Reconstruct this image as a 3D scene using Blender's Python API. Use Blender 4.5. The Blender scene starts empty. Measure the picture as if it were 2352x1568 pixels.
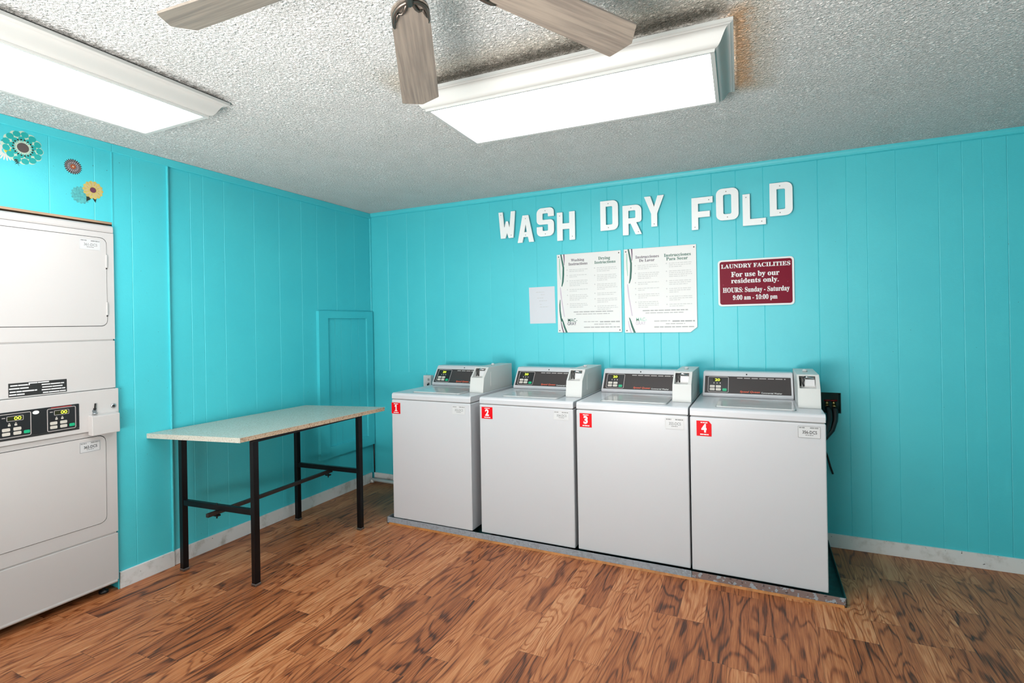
import bpy, bmesh, math, random
from mathutils import Vector, Matrix

C = bpy.context.scene.collection
SC = bpy.context.scene
random.seed(7)

# ------------------------------------------------------------------ camera
YAW, ROLL = 0.441813, -0.016990
CAM_AT = Vector((3.2072, -3.7725, 1.4192))
fw = Vector((-math.sin(YAW), math.cos(YAW), 0))
rt = Vector((math.cos(YAW), math.sin(YAW), 0))
up = rt.cross(fw)
r2 = math.cos(ROLL) * rt + math.sin(ROLL) * up
u2 = -math.sin(ROLL) * rt + math.cos(ROLL) * up
cd = bpy.data.cameras.new('camera')
cam = bpy.data.objects.new('camera', cd)
C.objects.link(cam)
cam.matrix_world = Matrix(((r2.x, u2.x, -fw.x, CAM_AT.x), (r2.y, u2.y, -fw.y, CAM_AT.y),
                           (r2.z, u2.z, -fw.z, CAM_AT.z), (0, 0, 0, 1)))
cd.sensor_width = 36
cd.lens = 1199.18 * 36 / 2352
cd.shift_y = -41.88 / 2352
cd.clip_start = 0.02
SC.camera = cam

# ------------------------------------------------------------------ light
SC.view_settings.view_transform = 'Standard'
SC.view_settings.look = 'None'
SC.view_settings.gamma = 1
SC.view_settings.use_curve_mapping = False
SC.view_settings.exposure = 0.14
LENS_RIGHT, LENS_LEFT = 16.0, 10.0
REAR_LIGHT_W, UPLIGHT_W, FILL_W = 3.0, 118.0, 142.0
world = bpy.data.worlds.new('world')
SC.world = world
world.use_nodes = True
world.node_tree.nodes['Background'].inputs[0].default_value = (0.75, 0.85, 1, 1)
world.node_tree.nodes['Background'].inputs[1].default_value = 0.6
# area light added at the made-up rear window, out of view
ld = bpy.data.lights.new('added_rear_light', 'AREA')
ld.shape = 'RECTANGLE'
ld.size, ld.size_y = 1.7, 1.15
ld.energy = REAR_LIGHT_W
ld.color = (0.96, 0.98, 1.0)
lo = bpy.data.objects.new('added_rear_light', ld)
lo.location = (1.75, -5.33, 1.5)
lo.rotation_euler = (math.radians(90), 0, 0)
C.objects.link(lo)

# unseen uplights added behind the camera to brighten the ceiling and room
for nm, at, tilt, power, size in (('added_uplight', (2.3, -4.5, .8), 16, UPLIGHT_W, 1.5), ('added_uplight', (1.9, -5.1, .8), 26, FILL_W, 1.8)):
    ud = bpy.data.lights.new(nm, 'AREA')
    ud.shape = 'DISK'
    ud.size = size
    ud.energy = power
    ud.color = (1.0, .965, .93)
    uo = bpy.data.objects.new(nm, ud)
    uo.location = at
    uo.rotation_euler = (math.radians(180 - tilt), 0, 0)
    C.objects.link(uo)

ROOM_X, ROOM_Y, H = 5.4, -5.4, 2.44


# ------------------------------------------------------------------ materials
def new_mat(name):
    m = bpy.data.materials.new(name)
    m.use_nodes = True
    return m, m.node_tree, m.node_tree.nodes['Principled BSDF']


class NT:
    def __init__(s, tree):
        s.t = tree

    def n(s, typ, ins=(), **kw):
        nd = s.t.nodes.new(typ)
        for k, v in kw.items():
            setattr(nd, k, v)
        for k, v in (ins.items() if isinstance(ins, dict) else enumerate(ins)):
            if v is None:
                continue
            if hasattr(v, 'is_output') or isinstance(v, bpy.types.NodeSocket):
                s.t.links.new(v, nd.inputs[k])
            else:
                nd.inputs[k].default_value = v
        return nd

    def m(s, op, a, b=None, c=None):
        return s.n('ShaderNodeMath', (a, b, c), operation=op).outputs[0]

    def noise(s, vec, scale, detail=2, rough=.5, dist=0):
        return s.n('ShaderNodeTexNoise', {'Vector': vec, 'Scale': scale, 'Detail': detail, 'Roughness': rough,
                                          'Distortion': dist}).outputs['Fac']

    def ramp(s, fac, stops, interp='LINEAR'):
        r = s.n('ShaderNodeValToRGB', (fac,))
        e = r.color_ramp.elements
        r.color_ramp.interpolation = interp
        while len(e) < len(stops):
            e.new(0.5)
        for el, (p, col) in zip(e, stops):
            el.position = p
            el.color = (*col, 1) if len(col) == 3 else col
        return r.outputs[0]

    def mix(s, fac, a, b, blend='MIX'):
        nd = s.t.nodes.new('ShaderNodeMix')
        nd.data_type = 'RGBA'
        nd.blend_type = blend
        for i, v in ((0, fac), (6, a), (7, b)):
            if isinstance(v, bpy.types.NodeSocket):
                s.t.links.new(v, nd.inputs[i])
            else:
                nd.inputs[i].default_value = v if i == 0 else (*v, 1)
        return nd.outputs[2]

    def sstep(s, v, a, b):
        nd = s.t.nodes.new('ShaderNodeMapRange')
        nd.interpolation_type = 'SMOOTHSTEP'
        s.t.links.new(v, nd.inputs[0])
        nd.inputs[1].default_value, nd.inputs[2].default_value = a, b
        return nd.outputs[0]

    def pos(s):
        return s.n('ShaderNodeTexCoord').outputs['Object']

    def comb(s, x, y, z=0.0):
        return s.n('ShaderNodeCombineXYZ', (x, y, z)).outputs[0]

    def sep(s, v):
        return s.n('ShaderNodeSeparateXYZ', (v,)).outputs

    def bump(s, h, strength, dist):
        return s.n('ShaderNodeBump', {'Height': h, 'Strength': strength, 'Distance': dist}).outputs['Normal']

    def link(s, a, b):
        s.t.links.new(a, b)


K = .8                                   # paint reflectance scale, set together with the lamp strengths above


def dim(c):
    return tuple(v * K for v in c)


def plain(name, col, rough=.5, metal=0.0, spec=.5, bump=None, vary=None, coat=0):
    col = dim(col)
    m, t, b = new_mat(name)
    nt = NT(t)
    b.inputs['Base Color'].default_value = (*col, 1)
    b.inputs['Roughness'].default_value = rough
    b.inputs['Metallic'].default_value = metal
    b.inputs['Specular IOR Level'].default_value = spec
    b.inputs['Coat Weight'].default_value = coat
    p = nt.pos()
    if vary:
        sc, amt = vary
        n = nt.noise(p, sc, 4, .6)
        nt.link(nt.mix(nt.sstep(n, .3, .75), col, tuple(c * (1 - amt) for c in col)), b.inputs['Base Color'])
    if bump:
        sc, st, d = bump
        nt.link(nt.bump(nt.noise(p, sc, 2), st, d), b.inputs['Normal'])
    return m


def m_wall():
    m, t, b = new_mat('teal_semigloss_paint')
    nt = NT(t)
    p = nt.pos()
    n = nt.noise(p, 2.2, 3)
    col = nt.mix(nt.sstep(n, .3, .7), dim((.048, .59, .68)), dim((.056, .62, .70)))
    sp = nt.noise(p, 60, 2)
    col = nt.mix(nt.sstep(sp, .765, .79), col, (.02, .2, .22))
    nt.link(col, b.inputs['Base Color'])
    b.inputs['Roughness'].default_value = .5
    b.inputs['Specular IOR Level'].default_value = .9
    h = nt.m('ADD', nt.noise(p, 240, 2), nt.m('MULTIPLY', nt.noise(p, 9, 3), 2.0))
    nt.link(nt.bump(h, .18, .002), b.inputs['Normal'])
    return m


def m_ceiling():
    m, t, b = new_mat('popcorn_ceiling')
    nt = NT(t)
    p = nt.pos()
    d1 = nt.n('ShaderNodeTexVoronoi', {'Vector': p, 'Scale': 72.0, 'Randomness': 1.0}).outputs['Distance']
    n1 = nt.noise(p, 84, 4, .7, .6)
    n2 = nt.noise(p, 5, 3)
    h = nt.m('ADD', nt.m('MULTIPLY', nt.sstep(d1, .55, .1), .6), nt.m('MULTIPLY', nt.sstep(n1, .36, .62), .9))
    nt.link(nt.bump(h, 1.0, .013), b.inputs['Normal'])
    col = nt.mix(nt.sstep(n2, .35, .7), (.95, .95, .935), (.91, .91, .89))
    # grime plus gap shadow and leaked glow, painted along the light boxes' edges
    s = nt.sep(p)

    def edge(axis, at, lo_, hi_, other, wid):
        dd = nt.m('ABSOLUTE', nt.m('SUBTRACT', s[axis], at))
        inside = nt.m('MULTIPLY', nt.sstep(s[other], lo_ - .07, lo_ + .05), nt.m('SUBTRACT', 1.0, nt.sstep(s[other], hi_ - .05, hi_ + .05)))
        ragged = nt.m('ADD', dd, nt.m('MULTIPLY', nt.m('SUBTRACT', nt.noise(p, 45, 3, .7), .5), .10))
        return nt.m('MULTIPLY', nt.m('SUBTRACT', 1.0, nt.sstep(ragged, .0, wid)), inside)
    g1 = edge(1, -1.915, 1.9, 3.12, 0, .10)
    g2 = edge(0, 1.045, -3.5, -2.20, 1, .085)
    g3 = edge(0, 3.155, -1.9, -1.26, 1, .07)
    dark = nt.m('MULTIPLY', nt.m('MAXIMUM', g1, g2), .85)  # dark band: dirt and the shadow at the boxes' edges in one colour
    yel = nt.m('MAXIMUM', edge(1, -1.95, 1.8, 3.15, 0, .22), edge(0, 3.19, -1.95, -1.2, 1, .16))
    col = nt.mix(nt.m('MULTIPLY', yel, .55), col, (.62, .50, .34))  # tan stain mixed with warm glow
    col = nt.mix(nt.m('MULTIPLY', g3, .75), col, (.72, .38, .16))  # orange light leak painted at the right box's end
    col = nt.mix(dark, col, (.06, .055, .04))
    nt.link(col, b.inputs['Base Color'])
    b.inputs['Roughness'].default_value = .95
    b.inputs['Specular IOR Level'].default_value = .15
    return m


def m_floor():
    m, t, b = new_mat('wood_plank_vinyl')
    nt = NT(t)
    p = nt.pos()
    s = nt.sep(p)
    x, y = s[0], s[1]
    W, L = .118, .62
    rowf = nt.m('DIVIDE', x, W)
    row = nt.m('FLOOR', rowf)
    rr = nt.n('ShaderNodeTexWhiteNoise', {'W': row}, noise_dimensions='1D').outputs['Value']
    yf = nt.m('DIVIDE', nt.m('ADD', y, nt.m('MULTIPLY', rr, 7.31)), L)
    colm = nt.m('FLOOR', yf)
    wn = nt.n('ShaderNodeTexWhiteNoise', {'Vector': nt.comb(row, colm)}, noise_dimensions='2D')
    rid = wn.outputs['Value']
    rid2 = nt.sep(wn.outputs['Color'])[1]
    rid3 = nt.sep(wn.outputs['Color'])[2]
    off = nt.m('MULTIPLY', rid, 43.0)
    off2 = nt.m('MULTIPLY', rid2, 29.0)
    # growth rings: contour lines of a stretched noise field
    fld = nt.noise(nt.comb(nt.m('ADD', nt.m('MULTIPLY', x, 7.5), off), nt.m('ADD', nt.m('MULTIPLY', y, 1.15), off2), off), 1.0, 2, .45, .35)
    ring = nt.m('SINE', nt.m('MULTIPLY', fld, nt.m('ADD', 60.0, nt.m('MULTIPLY', rid3, 60.0))))
    ring = nt.m('POWER', nt.m('ADD', nt.m('MULTIPLY', ring, .5), .5), 4.0)
    fib = nt.noise(nt.comb(nt.m('ADD', nt.m('MULTIPLY', x, 300.0), off), nt.m('MULTIPLY', y, 7.0), off2), 1.0, 3, .6, .3)
    brd = nt.noise(nt.comb(nt.m('ADD', nt.m('MULTIPLY', x, 30.0), off2), nt.m('MULTIPLY', y, 1.8), off), 1.0, 6, .68, .5)
    tone = nt.m('ADD', nt.m('MULTIPLY', brd, .62), nt.m('MULTIPLY', fib, .72))
    tone = nt.m('ADD', .075, nt.m('SUBTRACT', tone, nt.m('MULTIPLY', ring, .21)))
    tone = nt.m('ADD', tone, nt.m('MULTIPLY', nt.m('SUBTRACT', rid3, .5), .26))
    stops = [(.36, (.045, .013, .006)), (.49, (.18, .048, .014)), (.63, (.35, .102, .031)), (.80, (.50, .175, .061)), (.95, (.66, .30, .135))]
    col = nt.ramp(tone, [(q, dim(c)) for q, c in stops])
    # knots
    vo = nt.n('ShaderNodeTexVoronoi', {'Vector': nt.comb(nt.m('MULTIPLY', x, 4.2), nt.m('MULTIPLY', y, 1.7)), 'Scale': 1.0}).outputs['Distance']
    kn = nt.m('SUBTRACT', 1.0, nt.sstep(nt.m('ADD', vo, nt.m('MULTIPLY', nt.noise(p, 22, 2), .05)), .035, .085))
    col = nt.mix(nt.m('MULTIPLY', kn, .75), col, (.045, .018, .010))
    fx = nt.m('FRACT', rowf)
    fy = nt.m('FRACT', yf)
    ex = nt.m('MINIMUM', fx, nt.m('SUBTRACT', 1.0, fx))
    ey = nt.m('MULTIPLY', nt.m('MINIMUM', fy, nt.m('SUBTRACT', 1.0, fy)), L / W)
    seam = nt.m('SUBTRACT', 1.0, nt.sstep(nt.m('MINIMUM', ex, ey), .004, .016))
    col = nt.mix(nt.m('MULTIPLY', seam, .5), col, (.06, .024, .012))
    nt.link(col, b.inputs['Base Color'])
    nt.link(nt.m('ADD', .36, nt.m('MULTIPLY', fib, .16)), b.inputs['Roughness'])
    b.inputs['Specular IOR Level'].default_value = .42
    h = nt.m('SUBTRACT', nt.m('MULTIPLY', fib, .4), seam)
    nt.link(nt.bump(h, .25, .001), b.inputs['Normal'])
    return m


def m_wood(name, dark, light, axis, sc=60):
    m, t, b = new_mat(name)
    nt = NT(t)
    s = nt.sep(nt.pos())
    v = [nt.m('MULTIPLY', s[i], sc if i != axis else sc * .045) for i in range(3)]
    n = nt.noise(nt.comb(*v), 1.0, 4, .6, .25)
    nt.link(nt.mix(nt.sstep(n, .3, .7), dim(dark), dim(light)), b.inputs['Base Color'])
    b.inputs['Roughness'].default_value = .42
    return m


def m_speckle(name, base, specks, sc, rough=.4):
    m, t, b = new_mat(name)
    nt = NT(t)
    p = nt.pos()
    col = dim(base)
    for i, (c, thr) in enumerate(specks):
        c = dim(c)
        n = nt.noise(nt.n('ShaderNodeVectorMath', (p, (i * 3.7, i * 1.3, i * 5.1)), operation='ADD').outputs[0], sc * (1 + .3 * i), 2, .6)
        col = nt.mix(nt.sstep(n, thr, thr + .05), col, c)
    nt.link(col, b.inputs['Base Color'])
    b.inputs['Roughness'].default_value = rough
    return m


def m_emit(name, col, strength):
    m, t, b = new_mat(name)
    b.inputs['Base Color'].default_value = (*col, 1)
    b.inputs['Emission Color'].default_value = (*col, 1)
    b.inputs['Emission Strength'].default_value = strength
    return m


def m_baseboard():
    m, t, b = new_mat('scuffed_white_baseboard')
    nt = NT(t)
    p = nt.pos()
    n = nt.noise(p, 9, 4, .65)
    col = nt.mix(nt.sstep(n, .5, .78), dim((.80, .79, .78)), dim((.46, .43, .39)))
    sp = nt.noise(p, 55, 2)
    col = nt.mix(nt.sstep(sp, .74, .77), col, (.10, .09, .08))
    nt.link(col, b.inputs['Base Color'])
    b.inputs['Roughness'].default_value = .5
    return m


def m_lid():
    m, t, b = new_mat('glossy_white_enamel_lid')
    nt = NT(t)
    b.inputs['Base Color'].default_value = (.50, .50, .50, 1)
    b.inputs['Roughness'].default_value = .13
    b.inputs['Specular IOR Level'].default_value = .65
    s = nt.sep(nt.pos())
    n = nt.noise(nt.comb(nt.m('MULTIPLY', s[0], 3.0), nt.m('MULTIPLY', s[1], 5.0), 0.0), 1.0, 1)
    nt.link(nt.bump(n, .35, .02), b.inputs['Normal'])
    return m


M = dict(
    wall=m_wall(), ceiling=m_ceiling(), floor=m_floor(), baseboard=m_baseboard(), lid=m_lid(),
    enamel=plain('white_enamel', (.63, .63, .655), .26, spec=.5, bump=(3, .05, .01)),
    dryer=plain('warm_white_enamel', (.61, .585, .575), .3, spec=.5, bump=(2.5, .05, .01)),
    coin=plain('painted_coin_box', (.64, .63, .61), .4),
    plastic=plain('white_plastic', (.66, .66, .66), .35),
    gap=plain('dark_gap', (.012, .012, .012), .8),
    panel=plain('smoked_panel', (.055, .047, .047), .2, spec=.6),
    module=plain('charcoal_module', (.016, .016, .018), .35),
    outline=plain('pale_outline', (.42, .38, .37), .5),
    button=plain('pale_button', (.62, .58, .52), .45),
    green=plain('green_button', (.01, .42, .20), .4),
    lcd=m_emit('lit_digits', (.62, .78, .05), 1.1),
    lcdback=plain('display_window', (.03, .03, .012), .2),
    orange=plain('orange_print', (.85, .12, .05), .5),
    white=plain('white_print', (.85, .85, .85), .5),
    black=plain('black_print', (.02, .02, .02), .5),
    grey=plain('grey_print', (.30, .30, .30), .6),
    midgrey=plain('mid_grey_print', (.42, .42, .42), .6),
    palegrey=plain('pale_grey_print', (.58, .58, .575), .6),
    red=plain('red_sticker', (.80, .0, .006), .45, spec=.15),
    redprint=plain('red_print', (.5, .02, .02), .5),
    label=plain('white_sticker', (.66, .66, .67), .4),
    chrome=plain('chrome', (.62, .64, .66), .18, metal=1),
    steel=plain('dull_steel', (.30, .30, .30), .35, metal=1),
    darkmetal=plain('dark_metal', (.02, .02, .022), .35, metal=.6),
    galv=m_speckle('galvanised_metal', (.33, .36, .40), [((.28, .30, .33), .5), ((.40, .45, .5), .6), ((.2, .15, .13), .70)], 60, .45),
    rust=m_speckle('grimy_metal', (.22, .155, .145), [((.34, .38, .42), .56), ((.10, .07, .065), .6), ((.25, .50, .58), .70)], 34, .5),
    traypaint=plain('dark_teal_tray', (.012, .12, .12), .5, vary=(20, .5)),
    caulk=plain('orange_caulk', (.52, .19, .035), .6, vary=(30, .4)),
    blacklegs=plain('black_enamel', (.005, .005, .006), .3, spec=.22, vary=(14, .3)),
    rustbar=plain('brown_black_bar', (.022, .012, .009), .4, vary=(20, .4)),
    tabletop=m_speckle('speckled_laminate', (.62, .60, .52), [((.46, .43, .36), .55), ((.30, .26, .20), .64), ((.74, .73, .68), .62)], 150, .26),
    chip=m_speckle('raw_chipboard', (.58, .42, .29), [((.32, .19, .11), .55), ((.72, .58, .43), .6)], 130, .8),
    frame=plain('white_moulding', (.52, .53, .515), .45),
    blade=m_wood('weathered_wood_blade', (.185, .16, .138), (.30, .26, .215), 0, 85),
    bladeedge=plain('blade_edge', (.10, .075, .05), .5),
    bronze=plain('brushed_bronze', (.17, .145, .125), .42, metal=.85),
    letter=plain('white_wood_letter', (1.0, 1.0, 1.0), .5),
    signred=plain('burgundy_sign', (.20, .0, .018), .4, spec=.15),
    poster=plain('poster_board', (.80, .79, .775), .38),
    paper=plain('white_paper', (.70, .71, .76), .6),
    headpurple=plain('plum_print', (.15, .12, .15), .6),
    headgreen=plain('green_print', (.05, .17, .13), .6),
    ribgreen=plain('dark_green_ribbon', (.005, .12, .085), .5),
    ribpale=plain('pale_green_ribbon', (.35, .62, .50), .5),
    ribpurple=plain('plum_ribbon', (.12, .045, .11), .5),
    riblilac=plain('lilac_ribbon', (.62, .52, .62), .5),
    navy=plain('navy_print', (.03, .025, .07), .5),
    nail=plain('brown_nail', (.09, .05, .045), .5),
    rubber=plain('black_rubber', (.008, .008, .009), .4),
    valve=plain('red_valve', (.22, .01, .012), .4),
    brass=plain('brass', (.55, .38, .15), .3, metal=1),
    lintel=m_wood('raw_wood', (.33, .20, .12), (.55, .38, .25), 1, 40),
    pipe=plain('white_painted_pipe', (.68, .72, .71), .3),
    teal2=plain('teal_petals', (.01, .40, .38), .5),
    teal3=plain('soft_teal_petals', (.10, .50, .52), .5, vary=(90, .45)),
    cream=plain('cream_outline', (.55, .68, .55), .5),
    tan=plain('tan_print', (.55, .40, .25), .5),
    brown=plain('brown_center', (.10, .075, .07), .5),
    leaf=plain('black_leaf', (.012, .022, .014), .5),
    yellow=plain('yellow_petals', (.62, .50, .13), .5, vary=(70, .3)),
    gold=plain('gold_center', (.62, .50, .02), .5),
    plum=plain('plum_center', (.14, .03, .07), .5),
    rustc=plain('rust_center', (.35, .07, .015), .5),
    outside=plain('rear_wall_paint', (.72, .70, .66), .6),
)


# ------------------------------------------------------------------ mesh helpers
class Frame:
    def __init__(s, o, ex, ey):
        s.o, s.ex, s.ey = Vector(o), Vector(ex).normalized(), Vector(ey).normalized()
        s.n = s.ex.cross(s.ey)

    def p(s, u, v, d=0.0):
        return s.o + s.ex * u + s.ey * v + s.n * d


BACK = Frame((0, 0, 0), (1, 0, 0), (0, 0, 1))       # u = x, v = z, d = out of the wall
LEFT = Frame((0, 0, 0), (0, 1, 0), (0, 0, 1))       # u = y, v = z
WLOC = {}


def flat_shape(kind, data):
    """mesh of a filled 2D outline (with holes) or of a line of text, 1 thick, about z = 0"""
    if kind == 'text':
        cu = bpy.data.curves.new('tmp', 'FONT')
        cu.body = data[0]
        cu.offset = data[1]
        cu.shear = data[2]
        cu.resolution_u = 3
    else:
        cu = bpy.data.curves.new('tmp', 'CURVE')
        cu.dimensions = '2D'
        for pts in data:
            sp = cu.splines.new('POLY')
            sp.points.add(len(pts) - 1)
            for q, (a, b) in zip(sp.points, pts):
                q.co = (a, b, 0, 1)
            sp.use_cyclic_u = True
    cu.fill_mode = 'BOTH'
    cu.extrude = .5
    ob = bpy.data.objects.new('tmp', cu)
    C.objects.link(ob)
    dg = bpy.context.evaluated_depsgraph_get()
    me = ob.evaluated_get(dg).to_mesh()
    vs = [v.co.copy() for v in me.vertices]
    fs = [tuple(f.vertices) for f in me.polygons]
    ob.evaluated_get(dg).to_mesh_clear()
    bpy.data.objects.remove(ob)
    bpy.data.curves.remove(cu)
    return vs, fs


class MB:
    def __init__(s):
        s.bm = bmesh.new()

    def raw(s, vs, fs, smooth=False):
        v = [s.bm.verts.new(q) for q in vs]
        for f in fs:
            try:
                nf = s.bm.faces.new([v[i] for i in f])
                nf.smooth = smooth
            except ValueError:
                pass
        return s

    def box(s, x0, x1, y0, y1, z0, z1):
        vs = [(x, y, z) for x in (x0, x1) for y in (y0, y1) for z in (z0, z1)]
        return s.raw(vs, [(0, 1, 3, 2), (4, 6, 7, 5), (0, 4, 5, 1), (2, 3, 7, 6), (0, 2, 6, 4), (1, 5, 7, 3)])

    def fbox(s, F, u0, u1, v0, v1, d0, d1):
        return s.fpoly(F, [(u0, v0), (u1, v0), (u1, v1), (u0, v1)], d0, d1)

    def fpoly(s, F, pts, d0, d1):
        n = len(pts)
        vs = [F.p(a, b, d0) for a, b in pts] + [F.p(a, b, d1) for a, b in pts]
        fs = [tuple(range(n - 1, -1, -1)), tuple(range(n, 2 * n))] + [(i, (i + 1) % n, n + (i + 1) % n, n + i) for i in range(n)]
        return s.raw(vs, fs)

    def fshape(s, F, outlines, d0, d1):
        vs, fs = flat_shape('shape', outlines)
        return s.raw([F.p(v.x, v.y, d0 + (v.z + .5) * (d1 - d0)) for v in vs], fs)

    def ring(s, F, u0, u1, v0, v1, t, d0, d1, r=0.0):
        return s.fshape(F, [rrect(u0, u1, v0, v1, r), rrect(u0 + t, u1 - t, v0 + t, v1 - t, max(r - t, 0))], d0, d1)

    def text(s, F, body, u0, u1, v0, v1, d0, d1, bold=0.0, shear=0.0, serif=False):
        if serif:
            body = ''.join(chr(0x1D400 + ord(c) - 65) if 'A' <= c <= 'Z' else chr(0x1D41A + ord(c) - 97) if 'a' <= c <= 'z'
                           else chr(0x1D7CE + ord(c) - 48) if '0' <= c <= '9' else c for c in body)
        vs, fs = flat_shape('text', (body, bold, shear))
        if not vs:
            return s
        xa, xb = min(v.x for v in vs), max(v.x for v in vs)
        ya, yb = min(v.y for v in vs), max(v.y for v in vs)
        return s.raw([F.p(u0 + (v.x - xa) / (xb - xa) * (u1 - u0), v0 + (v.y - ya) / (yb - ya) * (v1 - v0),
                          d0 + (v.z + .5) * (d1 - d0)) for v in vs], fs)

    def bars(s, F, u0, u1, v, h, d0, d1, rnd=None, w=(.006, .02), gap=.0035):
        """an illegible printed line: word-length dashes"""
        u = u0
        R = rnd or random
        while u < u1 - .003:
            e = min(u + R.uniform(*w), u1)
            s.fbox(F, u, e, v, v + h, d0, d1)
            u = e + gap
        return s

    def tube(s, path, r, n=12, cap=True, smooth=True):
        P = [Vector(q) for q in path]
        rad = r if isinstance(r, (list, tuple)) else [r] * len(P)
        rings = []
        t0 = (P[1] - P[0]).normalized()
        a = t0.orthogonal().normalized()
        for i, q in enumerate(P):
            t = (P[min(i + 1, len(P) - 1)] - P[max(i - 1, 0)]).normalized()
            a = (a - t * a.dot(t)).normalized()
            b = t.cross(a)
            rings.append([s.bm.verts.new(q + (a * math.cos(2 * math.pi * k / n) + b * math.sin(2 * math.pi * k / n)) * rad[i]) for k in range(n)])
        for i in range(len(P) - 1):
            for k in range(n):
                f = s.bm.faces.new((rings[i][k], rings[i][(k + 1) % n], rings[i + 1][(k + 1) % n], rings[i + 1][k]))
                f.smooth = smooth
        if cap:
            s.bm.faces.new(rings[0][::-1])
            s.bm.faces.new(rings[-1])
        return s

    def lathe(s, o, axis, prof, n=32, smooth=True):
        o, ax = Vector(o), Vector(axis).normalized()
        a = ax.orthogonal().normalized()
        b = ax.cross(a)
        rings = [[s.bm.verts.new(o + ax * h + (a * math.cos(2 * math.pi * k / n) + b * math.sin(2 * math.pi * k / n)) * max(r, 1e-5)) for k in range(n)] for r, h in prof]
        for i in range(len(prof) - 1):
            for k in range(n):
                f = s.bm.faces.new((rings[i][k], rings[i][(k + 1) % n], rings[i + 1][(k + 1) % n], rings[i + 1][k]))
                f.smooth = smooth
        s.bm.faces.new(rings[0][::-1])
        s.bm.faces.new(rings[-1])
        return s

    def build(s, name, mat, parent=None, bevel=0.0, seg=2, kind=None, loc=None):
        base = WLOC[parent.name] if parent else Vector(loc or (0, 0, 0))
        bmesh.ops.recalc_face_normals(s.bm, faces=s.bm.faces[:])
        bmesh.ops.translate(s.bm, verts=s.bm.verts[:], vec=-base)
        me = bpy.data.meshes.new(name)
        s.bm.to_mesh(me)
        s.bm.free()
        me.materials.append(M[mat] if isinstance(mat, str) else mat)
        o = bpy.data.objects.new(name, me)
        C.objects.link(o)
        if parent:
            o.parent = parent
        else:
            o.location = base
        WLOC[o.name] = base
        if bevel:
            md = o.modifiers.new('bevel', 'BEVEL')
            md.width, md.segments, md.limit_method, md.angle_limit = bevel, seg, 'ANGLE', math.radians(40)
            md.harden_normals = False
        if kind:
            o['kind'] = kind
        return o


def fillet(pts, n=5):
    """pts: (x, y, radius)"""
    out = []
    N = len(pts)
    for i, q in enumerate(pts):
        r = q[2] if len(q) > 2 else 0
        P = Vector(q[:2])
        if r <= 0:
            out.append((P.x, P.y))
            continue
        A, B = (Vector(pts[i - 1][:2]) - P), (Vector(pts[(i + 1) % N][:2]) - P)
        a, b = A.normalized(), B.normalized()
        ang = a.angle(b)
        d = min(r / math.tan(ang / 2), A.length * .49, B.length * .49)
        rr = d * math.tan(ang / 2)
        c = P + (a + b).normalized() * (rr / math.sin(ang / 2))
        s0, s1 = P + a * d - c, P + b * d - c
        t0, t1 = math.atan2(s0.y, s0.x), math.atan2(s1.y, s1.x)
        dt = (t1 - t0 + math.pi) % (2 * math.pi) - math.pi
        out += [(c.x + rr * math.cos(t0 + dt * k / n), c.y + rr * math.sin(t0 + dt * k / n)) for k in range(n + 1)]
    return out


def rrect(u0, u1, v0, v1, r):
    return fillet([(u0, v0, r), (u1, v0, r), (u1, v1, r), (u0, v1, r)])


def tag(o, label, cat, group=None):
    o['label'], o['category'] = label, cat
    if group:
        o['group'] = group
    return o


def thing(name, label, cat, loc, group=None):
    o = bpy.data.objects.new(name, None)
    o.empty_display_size = .1
    o.location = loc
    C.objects.link(o)
    WLOC[o.name] = Vector(loc)
    return tag(o, label, cat, group)


def copy_tree(o, loc, label):
    def rec(src, parent):
        c = src.copy()
        C.objects.link(c)
        if parent:
            c.parent = parent
        for ch in src.children:
            rec(ch, c)
        return c
    r = rec(o, None)
    r.location = loc
    r['label'] = label
    WLOC[r.name] = Vector(loc)
    for ch in r.children_recursive:
        WLOC[ch.name] = Vector(loc)
    return r


# ------------------------------------------------------------------ room shell
MB().box(-.85, ROOM_X, ROOM_Y, 0, -.05, 0).build('floor', 'floor', kind='structure')
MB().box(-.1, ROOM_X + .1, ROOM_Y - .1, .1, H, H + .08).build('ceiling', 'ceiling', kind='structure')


def grooved(F, u_lo, u_hi, grooves, holes, depth_at, thick, step=None):
    """panelled wall: a surface with narrow vertical V grooves and rectangular openings"""
    cuts = {u_lo: 0.0, u_hi: 0.0}
    for g in grooves:
        cuts[g - .0026] = 0.0
        cuts[g] = -.0015
        cuts[g + .0026] = 0.0
    for (a, b, c, d) in holes:
        cuts[a] = cuts[b] = 0.0
    if step is not None:
        cuts[step] = 0.0
    us = sorted(u for u in cuts if u_lo <= u <= u_hi)
    mb = MB()
    for a, b in zip(us, us[1:]):
        mid = (a + b) / 2
        k = depth_at(mid)
        spans = [(0.0, H)]
        for (h0, h1, z0, z1) in holes:
            if h0 < mid < h1:
                spans = [(s0, s1) for s0, s1 in ((0.0, z0), (z1, H)) if s1 - s0 > 1e-4]
        for z0, z1 in spans:
            q = [F.p(a, z0, k + cuts[a]), F.p(b, z0, k + cuts[b]), F.p(b, z1, k + cuts[b]), F.p(a, z1, k + cuts[a])]
            back = [F.p(a, z0, -thick), F.p(b, z0, -thick), F.p(b, z1, -thick), F.p(a, z1, -thick)]
            mb.raw(q + back, [(0, 1, 2, 3), (7, 6, 5, 4), (0, 4, 5, 1), (3, 2, 6, 7), (0, 3, 7, 4), (1, 5, 6, 2)])
    return mb


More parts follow.
